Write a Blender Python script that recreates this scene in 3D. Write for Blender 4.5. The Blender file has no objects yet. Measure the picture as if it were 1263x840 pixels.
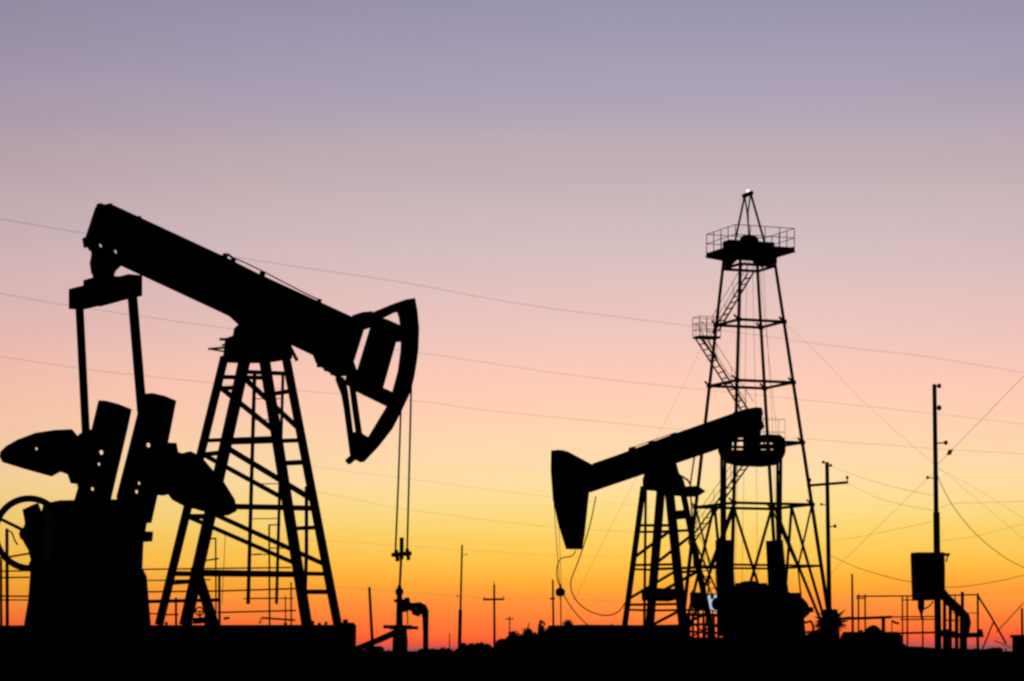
import bpy, math, random
from mathutils import Vector as V
random.seed(7)
R = math.radians
SC = bpy.context.scene
COL = SC.collection

# ------------------------------------------------------------------ camera
EYE, FPX, HOR = 1.7, 3200.0, 803.0          # eye height, focal length and horizon row of the 1263 x 840 picture
W0, H0 = 1263.0, 840.0
cam_d = bpy.data.cameras.new('camera')
cam = bpy.data.objects.new('camera', cam_d)
COL.objects.link(cam)
cam.location = (0, 0, EYE)
cam.rotation_euler = (R(90), 0, 0)
cam_d.sensor_fit = 'HORIZONTAL'
cam_d.sensor_width = 36.0
cam_d.lens = 36.0 * FPX / W0
cam_d.shift_y = (HOR - H0 / 2) / W0
cam_d.clip_start = 0.5
cam_d.clip_end = 30000
SC.camera = cam
SC.render.film_transparent = False
SC.cycles.filter_width = 2.5

# ------------------------------------------------------------------ sky
def s2l(c):
    return tuple(((v / 255) / 12.92 if v / 255 <= .04045 else ((v / 255 + .055) / 1.055) ** 2.4) for v in c)

world = bpy.data.worlds.new('World')
SC.world = world
world.use_nodes = True
nt = world.node_tree
for n in list(nt.nodes):
    nt.nodes.remove(n)
def N(t, **k):
    n = nt.nodes.new(t)
    for a, b in k.items():
        setattr(n, a, b)
    return n
def math_(op, a, b=None, clamp=False):
    n = N('ShaderNodeMath', operation=op, use_clamp=clamp)
    for i, v in enumerate((a, b)):
        if v is None:
            continue
        if isinstance(v, (int, float)):
            n.inputs[i].default_value = v
        else:
            nt.links.new(v, n.inputs[i])
    return n.outputs[0]
SUN_EL, SUN_AZ = 0.8, 4.0                    # the sun has just gone into the haze, straight ahead
tc = N('ShaderNodeTexCoord')
sep = N('ShaderNodeSeparateXYZ')
nt.links.new(tc.outputs['Generated'], sep.inputs[0])
x2 = math_('MULTIPLY', sep.outputs[0], sep.outputs[0])
y2 = math_('MULTIPLY', sep.outputs[1], sep.outputs[1])
hor = math_('SQRT', math_('ADD', math_('ADD', x2, y2), 1e-6))
tan_el = math_('DIVIDE', sep.outputs[2], hor)
# a little unevenness in the layers of dusk haze
nz = N('ShaderNodeTexNoise')
nz.inputs['Scale'].default_value = 5.0
nz.inputs['Detail'].default_value = 3.0
mp = N('ShaderNodeMapping')
mp.inputs['Scale'].default_value = (1.0, 1.0, 13.0)
nt.links.new(tc.outputs['Generated'], mp.inputs[0])
nt.links.new(mp.outputs[0], nz.inputs['Vector'])
wob = math_('MULTIPLY', math_('SUBTRACT', nz.outputs[0], .5), .011)
el = math_('MULTIPLY', math_('ADD', tan_el, wob), 2.0, True)   # 0 .. 1 is tan(elevation) 0 .. 0.5
ramp = N('ShaderNodeValToRGB')
nt.links.new(el, ramp.inputs[0])
stops = [(803, (150, 84, 88)), (797, (205, 88, 82)), (788, (246, 86, 58)), (777, (255, 106, 54)), (760, (255, 128, 56)),
         (742, (255, 150, 60)), (722, (254, 170, 56)), (706, (255, 186, 66)), (690, (255, 198, 80)), (665, (253, 208, 100)),
         (640, (251, 216, 121)), (615, (254, 221, 146)), (590, (255, 222, 164)), (565, (255, 218, 171)), (540, (255, 214, 176)),
         (510, (255, 209, 179)), (480, (255, 205, 182)), (440, (246, 201, 186)), (400, (235, 197, 189)), (350, (224, 194, 191)), (300, (212, 190, 192)),
         (250, (203, 183, 186)), (200, (193, 175, 181)), (150, (180, 168, 181)), (100, (169, 161, 183)), (50, (160, 154, 178)), (0, (153, 148, 172)),
         (-250, (84, 86, 112)), (-700, (30, 34, 52))]
cr = ramp.color_ramp
while len(cr.elements) > 1:
    cr.elements.remove(cr.elements[-1])
for i, (yy, c) in enumerate(stops):
    pos = min(1.0, (HOR - yy) / FPX * 2)
    e = cr.elements[0] if i == 0 else cr.elements.new(pos)
    e.position = pos
    e.color = (*s2l(c), 1)
az = R(SUN_AZ)
cosaz = math_('DIVIDE', math_('ADD', math_('MULTIPLY', sep.outputs[0], math.sin(az)), math_('MULTIPLY', sep.outputs[1], math.cos(az))), hor)
half = math_('MULTIPLY', math_('ADD', cosaz, 1.0), .5, True)
glow = N('ShaderNodeCombineColor')                # away from the sunset the sky dims, and reddens as it does
for i, k in enumerate((6.6, 10.2, 8.6)):
    nt.links.new(math_('POWER', half, k), glow.inputs[i])
mul = N('ShaderNodeMix', data_type='RGBA', blend_type='MULTIPLY')
mul.inputs[0].default_value = 1.0
nt.links.new(ramp.outputs[0], mul.inputs[6])
nt.links.new(glow.outputs[0], mul.inputs[7])
bg = N('ShaderNodeBackground')
nt.links.new(mul.outputs[2], bg.inputs[0])
bg.inputs[1].default_value = 1.0
sky = N('ShaderNodeTexSky', sky_type='NISHITA', sun_disc=False)
sky.sun_elevation = R(SUN_EL)
sky.sun_rotation = R(SUN_AZ)
bg2 = N('ShaderNodeBackground')
nt.links.new(sky.outputs[0], bg2.inputs[0])
bg2.inputs[1].default_value = 0.0012
add = N('ShaderNodeAddShader')
nt.links.new(bg.outputs[0], add.inputs[0])
nt.links.new(bg2.outputs[0], add.inputs[1])
out = N('ShaderNodeOutputWorld')
nt.links.new(add.outputs[0], out.inputs[0])

sun_d = bpy.data.lights.new('sun', 'SUN')
sun_d.energy = 0.12
sun_d.angle = R(2.0)
sun_d.color = (1.0, .5, .25)
sun = bpy.data.objects.new('sun', sun_d)
COL.objects.link(sun)
d = V((math.sin(az) * math.cos(R(SUN_EL)), math.cos(az) * math.cos(R(SUN_EL)), math.sin(R(SUN_EL))))
sun.rotation_euler = (-d).to_track_quat('-Z', 'Y').to_euler()
sun.location = (0, 200, 60)

vs = SC.view_settings
vs.view_transform = 'Standard'
vs.look = 'None'
vs.exposure = 0.0
vs.gamma = 1.0
vs.use_curve_mapping = False
SC.cycles.max_bounces = 4

# ------------------------------------------------------------------ materials
def material(name, c1, c2, scale=4.0, rough=.9, spec=.05, metal=0.0, bump=0.0, translucent=None):
    m = bpy.data.materials.new(name)
    m.use_nodes = True
    t = m.node_tree
    b = t.nodes['Principled BSDF']
    tcn = t.nodes.new('ShaderNodeTexCoord')
    no = t.nodes.new('ShaderNodeTexNoise')
    no.inputs['Scale'].default_value = scale
    no.inputs['Detail'].default_value = 5
    t.links.new(tcn.outputs['Object'], no.inputs['Vector'])
    r = t.nodes.new('ShaderNodeValToRGB')
    r.color_ramp.elements[0].position = .35
    r.color_ramp.elements[1].position = .68
    r.color_ramp.elements[0].color = (*c1, 1)
    r.color_ramp.elements[1].color = (*c2, 1)
    t.links.new(no.outputs[0], r.inputs[0])
    t.links.new(r.outputs[0], b.inputs['Base Color'])
    b.inputs['Roughness'].default_value = rough
    b.inputs['Specular IOR Level'].default_value = spec
    b.inputs['Metallic'].default_value = metal
    if bump:
        bp = t.nodes.new('ShaderNodeBump')
        bp.inputs['Strength'].default_value = bump
        bp.inputs['Distance'].default_value = .03
        t.links.new(no.outputs[0], bp.inputs['Height'])
        t.links.new(bp.outputs[0], b.inputs['Normal'])
    if translucent:
        tr = t.nodes.new('ShaderNodeBsdfTranslucent')
        tr.inputs[0].default_value = (*translucent, 1)
        mx = t.nodes.new('ShaderNodeMixShader')
        mx.inputs[0].default_value = .75
        t.links.new(b.outputs[0], mx.inputs[1])
        t.links.new(tr.outputs[0], mx.inputs[2])
        t.links.new(mx.outputs[0], t.nodes['Material Output'].inputs[0])
    return m
M = dict(
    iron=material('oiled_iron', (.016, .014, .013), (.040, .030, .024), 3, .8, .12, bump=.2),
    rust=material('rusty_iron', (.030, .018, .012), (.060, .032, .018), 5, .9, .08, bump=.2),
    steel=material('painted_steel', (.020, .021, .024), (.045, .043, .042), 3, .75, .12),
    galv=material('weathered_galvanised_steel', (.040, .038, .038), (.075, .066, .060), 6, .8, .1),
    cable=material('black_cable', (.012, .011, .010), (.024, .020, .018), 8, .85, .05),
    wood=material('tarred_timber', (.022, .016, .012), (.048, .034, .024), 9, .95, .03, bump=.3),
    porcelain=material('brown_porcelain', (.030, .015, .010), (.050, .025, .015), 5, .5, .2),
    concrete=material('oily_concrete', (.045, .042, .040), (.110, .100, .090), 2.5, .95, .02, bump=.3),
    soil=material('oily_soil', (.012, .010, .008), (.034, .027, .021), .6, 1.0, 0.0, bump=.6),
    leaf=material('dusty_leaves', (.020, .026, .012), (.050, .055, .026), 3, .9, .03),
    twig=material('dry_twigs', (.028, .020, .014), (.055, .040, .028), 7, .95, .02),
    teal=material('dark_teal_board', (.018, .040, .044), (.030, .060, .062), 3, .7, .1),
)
lampm = bpy.data.materials.new('beacon_glass')
lampm.use_nodes = True
_b = lampm.node_tree.nodes['Principled BSDF']
_b.inputs['Emission Color'].default_value = (1, .97, .93, 1)
_b.inputs['Emission Strength'].default_value = 1.3
M['lamp'] = lampm
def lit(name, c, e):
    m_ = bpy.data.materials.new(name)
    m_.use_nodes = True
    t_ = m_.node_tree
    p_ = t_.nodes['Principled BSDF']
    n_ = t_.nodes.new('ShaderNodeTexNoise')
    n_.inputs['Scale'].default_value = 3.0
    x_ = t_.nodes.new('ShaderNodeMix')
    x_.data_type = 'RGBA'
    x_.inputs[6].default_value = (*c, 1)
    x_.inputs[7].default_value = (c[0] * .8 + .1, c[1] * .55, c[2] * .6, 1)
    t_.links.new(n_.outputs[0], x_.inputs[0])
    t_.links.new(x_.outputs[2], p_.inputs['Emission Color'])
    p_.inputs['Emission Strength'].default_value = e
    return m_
M['sheetglow'] = lit('pale_sheet_glow', (.45, .80, .92), .95)  # glow added to the pale sheet, standing in for reflected sky

# ------------------------------------------------------------------ mesh helpers
CAM = V((0, 0, EYE))
def P(x, y, D):
    """the point at distance D ahead of the camera that the photograph shows at (x, y)"""
    return V(((x - W0 / 2) / FPX * D, D, EYE + (HOR - y) / FPX * D))
GROUND = 1.45
_k = [0]
def jig():
    _k[0] += 1
    return 1 + .012 * ((_k[0] * 7) % 11)

class MB:
    def __init__(s):
        s.v, s.f = [], []
    def prism(s, front, back):
        n, b = len(front), len(s.v)
        s.v += list(front) + list(back)
        s.f.append(tuple(range(b, b + n)))
        s.f.append(tuple(range(b + 2 * n - 1, b + n - 1, -1)))
        for i in range(n):
            j = (i + 1) % n
            s.f.append((b + i, b + n + i, b + n + j, b + j))
        return s
    def bar(s, p, q, w, t, side=None):
        d = (q - p).normalized()
        if side is None:
            side = V((0, 1, 0)) if abs(d.y) < .9 else V((1, 0, 0))
        sd = (side - d * side.dot(d)).normalized()
        up = d.cross(sd).normalized()
        j = jig()
        a, c = up * (w / 2 * j), sd * (t / 2 * j)
        return s.prism([p - a - c, p + a - c, p + a + c, p - a + c], [q - a - c, q + a - c, q + a + c, q - a + c])
    def tube(s, pts, r, n=8):
        rs = r if isinstance(r, (list, tuple)) else [r] * len(pts)
        b = len(s.v)
        prev = None
        for i, p in enumerate(pts):
            d = (pts[min(i + 1, len(pts) - 1)] - pts[max(i - 1, 0)]).normalized()
            if prev is None:
                prev = d.orthogonal().normalized()
            prev = (prev - d * prev.dot(d)).normalized()
            o = d.cross(prev)
            for k in range(n):
                a = 2 * math.pi * k / n
                s.v.append(p + (prev * math.cos(a) + o * math.sin(a)) * rs[i])
        for i in range(len(pts) - 1):
            for k in range(n):
                l = (k + 1) % n
                s.f.append((b + i * n + k, b + i * n + l, b + (i + 1) * n + l, b + (i + 1) * n + k))
        s.f.append(tuple(b + k for k in range(n - 1, -1, -1)))
        e = b + (len(pts) - 1) * n
        s.f.append(tuple(e + k for k in range(n)))
        return s
    def ball(s, c, r, sq=(1, 1, 1), n=10, m=6):
        pts, rs = [], []
        b = len(s.v)
        for i in range(m + 1):
            th = math.pi * i / m
            for k in range(n):
                ph = 2 * math.pi * k / n
                s.v.append(c + V((math.sin(th) * math.cos(ph) * sq[0], math.sin(th) * math.sin(ph) * sq[1], math.cos(th) * sq[2])) * r)
        for i in range(m):
            for k in range(n):
                l = (k + 1) % n
                s.f.append((b + i * n + k, b + (i + 1) * n + k, b + (i + 1) * n + l, b + i * n + l))
        return s
    def ring(s, c, ax, ay, R1, r, n=40, m=8):
        """a torus round c in the plane of ax and ay"""
        b = len(s.v)
        nz_ = ax.cross(ay)
        for i in range(n):
            a = 2 * math.pi * i / n
            dr = ax * math.cos(a) + ay * math.sin(a)
            for k in range(m):
                t = 2 * math.pi * k / m
                s.v.append(c + dr * (R1 + r * math.cos(t)) + nz_ * (r * math.sin(t)))
        for i in range(n):
            for k in range(m):
                i2, k2 = (i + 1) % n, (k + 1) % m
                s.f.append((b + i * m + k, b + i2 * m + k, b + i2 * m + k2, b + i * m + k2))
        return s
    def quad(s, *p):
        b = len(s.v)
        s.v += list(p)
        s.f.append(tuple(range(b, b + len(p))))
        return s

def link(name, mb, mat, parent=None, base=V((0, 0, 0)), smooth=False):
    me = bpy.data.meshes.new(name)
    me.from_pydata([tuple(p - base) for p in mb.v], [], mb.f)
    me.update()
    me.materials.append(M[mat])
    if smooth:
        for p in me.polygons:
            p.use_smooth = len(p.vertices) == 4
    o = bpy.data.objects.new(name, me)
    COL.objects.link(o)
    if parent is not None:
        o.parent = parent
    return o

class Thing:
    """an Empty at the thing's base that parents its parts"""
    def __init__(s, name, label, cat, base, group=None):
        s.base = V(base)
        s.o = bpy.data.objects.new(name, None)
        s.o.empty_display_size = .3
        COL.objects.link(s.o)
        s.o.location = s.base
        s.o['label'] = label
        s.o['category'] = cat
        if group:
            s.o['group'] = group
    def part(s, name, mb, mat, of=None, smooth=False, label=None):
        o = link(name, mb, mat, of or s.o, s.base, smooth)
        if label:
            o['label'] = label
        return o
def solo(name, label, cat, mb, mat, base, group=None, smooth=False):
    o = link(name, mb, mat, None, V(base), smooth)
    o.location = V(base)
    o['label'] = label
    o['category'] = cat
    if group:
        o['group'] = group
    return o

class Frame:
    """an upright plane through the point seen at (x, y) and D away, running along angle ang; v is the distance off it, along n"""
    def __init__(s, x, y, D, ang, flip=False):
        s.O = P(x, y, D)
        s.a = V((math.cos(R(ang)), math.sin(R(ang)), 0))
        s.n = V((math.sin(R(ang)), -math.cos(R(ang)), 0))
        if flip:
            s.n = -s.n
        s.px = D / FPX
    def at(s, x, y, v=0.0):
        r = P(x, y, 1.0) - CAM
        k = (v - (CAM - s.O).dot(s.n)) / r.dot(s.n)
        return CAM + r * k
    def slab(s, mb, poly, v, t, inset=False, holes=()):
        t = t * jig()
        if inset:
            sh = t / 2 * abs(s.n.x) / s.px
            xs = [p[0] for p in poly]
            c, w = (max(xs) + min(xs)) / 2, max(xs) - min(xs)
            k = max(.2, (w - 2 * sh) / w)
            poly = [(c + (x - c) * k, y) for x, y in poly]
        for (hx, hy, hr) in holes:                # a through hole, cut in by a seam from the nearest corner
            i = min(range(len(poly)), key=lambda k: (poly[k][0] - hx) ** 2 + (poly[k][1] - hy) ** 2)
            a0 = math.atan2(poly[i][1] - hy, poly[i][0] - hx)
            area = sum(poly[k][0] * poly[(k + 1) % len(poly)][1] - poly[(k + 1) % len(poly)][0] * poly[k][1] for k in range(len(poly)))
            sg = -1 if area > 0 else 1
            lp = [(hx + hr * math.cos(a0 + sg * 2 * math.pi * k / 8), hy + hr * math.sin(a0 + sg * 2 * math.pi * k / 8)) for k in range(9)]
            poly = list(poly[:i + 1]) + lp + list(poly[i:])
        pts = [s.at(x, y, v) for x, y in poly]
        return mb.prism([p + s.n * t / 2 for p in pts], [p - s.n * t / 2 for p in pts])
    def bar(s, mb, p, q, w, t):
        return mb.bar(s.at(*p), s.at(*q), w * s.px, t, s.n)
    def tube(s, mb, pts, r, n=8):
        rr = [k * s.px for k in r] if isinstance(r, (list, tuple)) else r * s.px
        return mb.tube([s.at(*p) for p in pts], rr, n)

def smooth_path(pts, k=6):
    o = []
    n = len(pts)
    for i in range(n - 1):
        p0, p1, p2, p3 = pts[max(i - 1, 0)], pts[i], pts[i + 1], pts[min(i + 2, n - 1)]
        for j in range(k):
            t = j / k
            o.append(.5 * ((2 * p1) + (p2 - p0) * t + (2 * p0 - 5 * p1 + 4 * p2 - p3) * t * t + (3 * p1 - p0 - 3 * p2 + p3) * t ** 3))
    o.append(pts[-1])
    return o

# ------------------------------------------------------------------ ground
def hgt(x, y):
    t = min(1, max(0, (y - 7) / 20))
    h = GROUND * t * t * (3 - 2 * t)
    h += .05 * math.sin(x * .7 + y * .31) * math.sin(y * .43 - x * .2) * t
    px = x / max(y, 1) * FPX + W0 / 2
    return h
ys = [-60, -30, -12, -4, 0]
yy = 3.0
while yy < 9000:
    ys.append(yy)
    yy *= 1.045 if yy > 20 else 1.12
ts = [-1 + 2 * i / 70 for i in range(71)]
g = MB()
for y in ys:
    half = 40 + max(y, 0) * .75
    for t in ts:
        x = half * t
        g.v.append(V((x, y, hgt(x, y))))
nx = len(ts)
for i in range(len(ys) - 1):
    for k in range(nx - 1):
        g.f.append((i * nx + k, i * nx + k + 1, (i + 1) * nx + k + 1, (i + 1) * nx + k))
go = link('ground', g, 'soil', smooth=True)
go['kind'] = 'structure'
def gz(x, y):
    return hgt(x, y) - .02

# ------------------------------------------------------------------ the near pumpjack
def near_pumpjack():
    F = Frame(317, 600, 49.0, 25)
    base = F.at(300, 800)
    base.z = gz(base.x, base.y)
    T = Thing('pumpjack', 'large near pumpjack with open framed horse head raised on the right', 'pumpjack', base, 'pumpjacks')
    zb = base.z - .25
    # concrete block it stands on
    m = MB()
    p = [F.at(-40, 772), F.at(410, 771)]
    lo = [V((q.x, q.y, zb)) for q in p]
    m.prism([q + F.n * .95 for q in (p[0], p[1], lo[1], lo[0])], [q - F.n * .95 for q in (p[0], p[1], lo[1], lo[0])])
    fo = T.part('foundation', m, 'concrete')
    for (x, h, v) in ((205, 4, .7), (236, 5, .8), (352, 3.5, .2), (386, 5.5, .75), (394, 3, .6), (402, 4.5, -.6), (160, 3, .8)):
        m = MB()
        F.tube(m, [(x, 774, v), (x, 771 - h, v)], 1.3, 6)
        m.ball(F.at(x, 771 - h * .5, v), 2.4 * F.px, (1, 1, .6), 6, 4)
        T.part('anchor_bolt', m, 'iron', fo)
    m = MB()
    F.slab(m, [(421, 768), (432, 768), (435, 772), (434, 815), (420, 815)], .6, .35)
    F.slab(m, [(424, 764), (428, 764), (428, 769), (424, 769)], .6, .1)
    T.part('junction_box', m, 'steel')
    # gearbox, its pedestal and the motor guard
    m = MB()
    F.slab(m, [(50, 619), (188, 617), (187, 640), (180, 668), (178, 704), (40, 708), (41, 690), (43, 640)], 0, 1.0, True)
    F.slab(m, [(60, 628), (175, 624), (178, 690), (56, 690)], 0, 1.15, True)
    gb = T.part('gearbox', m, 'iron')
    m = MB()
    F.slab(m, [(170, 655), (187, 656), (186, 668), (170, 669)], .35, .2)
    T.part('bearing_cap', m, 'iron', gb)
    m = MB()
    F.slab(m, [(30, 628), (45, 621), (52, 640), (50, 700), (36, 700), (40, 690), (37, 678), (31, 668), (29, 656), (33, 645)], .2, .25)
    T.part('motor_guard', m, 'iron', gb)
    m = MB()
    F.slab(m, [(34, 702), (178, 702), (184, 712), (190, 772), (24, 773), (31, 738)], 0, .9, True)
    T.part('pedestal', m, 'concrete')
    # pulley wheel
    m = MB()
    c = F.at(37, 658, .55)
    up = V((0, 0, 1))
    rr = 41 * F.px
    m.ring(c, F.a, up, rr, 3.9 * F.px)
    wh = T.part('pulley_wheel', m, 'iron', smooth=True)
    for k in range(3):
        a = R(35 + 120 * k)
        m = MB()
        e = c + (F.a * math.cos(a) + up * math.sin(a)) * rr
        m.bar(c, e, 3.2 * F.px, 3.0 * F.px, F.n)
        T.part('spoke', m, 'iron', wh)
    m = MB()
    m.tube([c - F.n * .25, c + F.n * .12], 9 * F.px, 16)
    T.part('hub', m, 'iron', wh)
    # cranks and counterweights
    m = MB()
    F.slab(m, [(122, 494), (130, 494.5), (146, 498.5), (163, 505), (158, 528), (138, 610), (128, 655), (94, 655), (90, 620), (99, 590), (113, 530)], -1.0, .1, True, ((125, 558, 3.3), (122, 572.5, 2.3), (114, 603, 2.6)))
    F.slab(m, [(100, 540), (112, 533), (116, 560), (106, 600), (98, 600)], -1.0, .3)
    ck = T.part('crank', m, 'iron')
    m = MB()
    F.slab(m, [(0, 563), (1, 557), (8, 550), (22, 542), (43, 534), (66, 530.5), (88, 529.5), (95, 538), (103, 532), (118, 528), (112, 597), (96, 597), (88, 596), (84, 585), (75, 581.5), (64, 587.5), (30, 578), (4, 570)], -1.05, .1, False, ((45, 553.5, 2.2),))
    m2 = m
    T.part('counterweight', m2, 'iron', ck, label='pointed leaf shaped counterweight')
    m = MB()
    F.slab(m, [(176, 486), (187, 485), (203, 488.5), (218, 494.5), (208.5, 541), (197, 598), (186, 645), (148, 645), (143, 612), (157, 560), (169.5, 512)], 1.0, .1, True, ((183, 549, 3.4), (171.5, 596, 2.4), (168.5, 606.5, 2.8)))
    ck = T.part('crank', m, 'iron')
    m = MB()
    F.slab(m, [(196, 546), (215, 547), (217, 558), (223, 560), (232, 557), (240, 561), (249, 568), (262, 583), (274, 596), (287, 617), (289, 631), (279, 636), (252, 630),
               (228, 623), (215, 616), (209, 608), (203, 611), (188, 609), (190, 580)], 1.05, .26)
    T.part('counterweight', m, 'iron', ck, label='lumpy bolted counterweight')
    m = MB()
    m.tube([F.at(118, 640, -1.1), F.at(168, 634, 1.1)], .16, 14)
    T.part('crank_shaft', m, 'iron', smooth=True)
    # pitman arms and equaliser
    for (a, b, w) in (((98, 378, -1.2), (106, 536, -1.15), 8), ((163, 362, 1.2), (175, 506, 1.15), 8.5)):
        m = MB()
        F.bar(m, a, b, w, .12)
        pm = T.part('pitman_arm', m, 'steel')
        m = MB()
        c = F.at(*b)
        m.tube([c - F.n * .1, c + F.n * .1], 4.4 * F.px, 12)
        T.part('wrist_pin', m, 'iron', pm)
    m = MB()
    F_eq = Frame(130, 360, F.at(130, 360).y, 25 - 90 + 0)
    a, b = F.at(93, 369.5, -1.22), F.at(167, 351.5, 1.22)
    m.bar(a, b, 23 * F.px, .26, F.a)
    m.bar(a + (b - a) * .28 + V((0, 0, .04)), a + (b - a) * .6 + V((0, 0, .05)), 30 * F.px, .34, F.a)
    T.part('equaliser_beam', m, 'steel')
    # walking beam
    m = MB()
    F.slab(m, [(122, 252.5), (138, 254), (275, 317.5), (395, 378), (433, 393), (446, 399), (446, 409), (434, 447), (440, 463), (416, 464), (402, 455), (392, 447),
               (388, 437), (360, 424), (287, 390), (149, 326), (112, 308), (107, 300), (107, 294)], 0, .2, False, ((124, 303, 3.6), (142.5, 310.5, 3.6)))
    # flanges stand wider than the web
    F.bar(m, (128, 256.5, 0), (432, 396, 0), 6, .34)
    F.bar(m, (150, 322, 0), (392, 435, 0), 6, .34)
    F.bar(m, (123, 255, 0), (109.5, 296, 0), 5, .3)
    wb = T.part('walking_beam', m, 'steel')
    lugs = [([(120, 251.5), (125, 251), (126, 256.5), (120, 256.5)], .12), ([(132, 251.5), (137.5, 251.5), (138, 258), (132, 258)], .12), ([(169, 267), (173, 267), (174, 274), (168, 272)], .12),
            ([(103.5, 293), (110, 291), (111, 304), (105.5, 305)], .24)]
    lugs += [([(x, y - 8), (x + 5, y - 7), (x + 4, y + 2), (x, y + 1.5)], .12) for x, y in ((392, 451), (401, 456), (409, 461))]
    lugs += [([(x - 4, y + 7), (x - 3, y), (x + 3, y - .5), (x + 4, y + 6)], .2) for x, y in ((440, 388), (448, 385.5), (454, 385))]
    for poly, t in lugs:
        m = MB()
        F.slab(m, poly, 0, t)
        T.part('bolt_lug', m, 'iron', wb)
    # grease line held by brackets along the top of the beam
    m = MB()
    F.tube(m, [(283, 316, .05), (300, 323, .05), (325, 335, .05), (346, 346, .05), (375, 361, .05), (394, 370, .05)], .8, 6)
    T.part('grease_line', m, 'steel', wb)
    for (x, y, h) in ((277, 317, 5), (287, 322, 4), (323, 340, 6), (393, 377, 9)):
        m = MB()
        F.bar(m, (x, y + 3, .03), (x + 1, y - h + 1, .03), 4.5 if h < 8 else 3, .1)
        T.part('pipe_bracket', m, 'steel', wb)
    m = MB()
    F.tube(m, [(276.5, 317, .03), (281, 313.5, .03), (288, 319, .03)], 1.6, 6)
    T.part('grease_valve', m, 'iron', wb)
    # hanger between the beam's tail and the equaliser: two cheek plates
    for v in (-.15, .15):
        m = MB()
        F.slab(m, [(112, 302), (127, 306), (150, 318), (151, 326), (142, 335), (139.5, 343), (145, 348), (143, 356), (116, 360), (113, 350), (119, 345), (113, 337), (111, 325), (113, 314)], v, .05)
        T.part('tail_hanger', m, 'iron')
    m = MB()
    F.slab(m, [(117, 308), (146, 320), (140, 333), (137, 352), (120, 355), (115, 335), (113, 322)], 0, .2)
    T.part('tail_bearing', m, 'iron')
    # horse head
    H = 'steel'
    m = MB()
    F.slab(m, [(509.5, 368), (512.5, 384), (514.5, 405), (513.8, 430), (512, 445), (508.5, 466), (504, 484), (493, 507.5), (482, 529), (465, 551), (447, 570), (441, 567),
               (447, 552), (456, 539), (479, 501), (485.5, 485), (493, 457), (496.3, 432), (497, 412), (494.5, 392), (491, 380), (498, 372)], 0, .2)
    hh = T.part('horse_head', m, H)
    m = MB()
    F.slab(m, [(436, 390), (443, 386), (457, 386.5), (470, 381), (487, 374), (500, 369.5), (508, 368.5), (505, 380), (494, 385), (487, 385), (470, 393.5), (460, 403), (446, 408), (436, 405)], 0, .13)
    F.slab(m, [(466, 391), (478, 395), (498, 404), (498, 421.5), (488, 421.5), (460, 404)], 0, .11)
    F.slab(m, [(432, 449), (441, 463.5), (470, 478), (488, 486), (480, 502), (438, 481.5), (426, 472)], 0, .12)
    T.part('frame_bar', m, H, hh)
    m = MB()
    F.slab(m, [(459, 399), (489.5, 415), (470.5, 482), (439, 465)], 0, .1)
    T.part('centre_plate', m, H, hh)
    m = MB()
    F.slab(m, [(414, 462), (424, 466), (428, 476), (431, 497), (435.6, 534), (436.5, 562), (432, 563), (424, 503), (421, 487), (414, 469)], 0, .02)
    F.slab(m, [(430, 471), (438.5, 480), (446.5, 535), (456, 540), (449, 560), (439, 566), (438.8, 534), (434.6, 505), (431, 478)], 0, .02)
    F.slab(m, [(436, 533), (446, 535), (452, 545), (446, 566), (441, 567), (438.5, 566), (431, 572.5), (427, 567.5), (434, 561)], 0, .14)
    T.part('back_strut', m, H, hh)
    # bridle, carrier bar and polished rod
    for pts in ([(507.5, 464, .22), (505.2, 560, .22), (502, 686, .22)], [(494.5, 502, -.22), (491.5, 590, -.22), (487.5, 686, -.22)]):
        m = MB()
        F.tube(m, pts, 1.25, 6)
        T.part('bridle_cable', m, 'cable')
    m = MB()
    m.bar(F.at(485, 684.5, -.24), F.at(505.5, 682.5, .24), 5 * F.px, .09, F.a)
    cb = T.part('carrier_bar', m, 'iron')
    for x, y, v in ((489.5, 688, -.2), (503, 686.5, .2)):
        m = MB()
        F.bar(m, (x - 1, y - 10, v), (x + 1, y + 4.5, v), 3.6, .05)
        T.part('cable_clamp', m, 'iron', cb)
    m = MB()
    F.bar(m, (495.5, 663, 0), (495.2, 690, 0), 4, .06)
    T.part('rod_clamp', m, 'iron', cb)
    m = MB()
    F.tube(m, [(495, 686, 0), (492.6, 730, 0)], 1.5, 8)
    T.part('polished_rod', m, 'steel')
    # saddle bearing
    m = MB()
    F.slab(m, [(285, 388), (297, 399), (292, 404), (290.5, 413), (281, 416), (279, 434), (277.5, 446), (298, 447), (331, 447), (357, 443), (356, 426), (363, 425), (345, 415), (310, 398)], 0, .3)
    F.slab(m, [(286, 412), (350, 416), (352, 443), (284, 444)], 0, .62, True)
    sp = T.part('samson_post', m, 'iron')
    for a, b, w in (((280, 428.5, .1), (257, 430.5, .1), 2.6), ((279, 434, -.1), (262, 431, -.1), 1.6), ((281, 418.5, 0), (271, 418.5, 0), 3), ((356, 424, .2), (366.5, 445, .2), 3.2),
                    ((280, 424, .2), (274, 426, .2), 2.2)):
        m = MB()
        F.bar(m, a, b, w, .04)
        T.part('loose_strap', m, 'rust', sp)
    # the post's legs, bars and braces
    def vv(y, near):
        return (.3 + (y - 440) / 328 * .42) * (1 if near else -1)
    LEG = {'L': ((277, 440), (196, 771), 8.5, 0), 'A': ((302, 443), (228.5, 771), 11.5, 1), 'B': ((326, 443), (378.5, 771), 11, 0), 'R': ((352.5, 440), (416.5, 771), 8.5, 1)}
    def on(l, y):
        (x0, y0), (x1, y1), w, nr = LEG[l]
        return (x0 + (x1 - x0) * (y - y0) / (y1 - y0), y, vv(y, nr))
    for l, (a, b, w, nr) in LEG.items():
        m = MB()
        F.bar(m, on(l, a[1]), on(l, b[1]), w, .13)
        T.part('leg', m, 'steel', sp)
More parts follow.
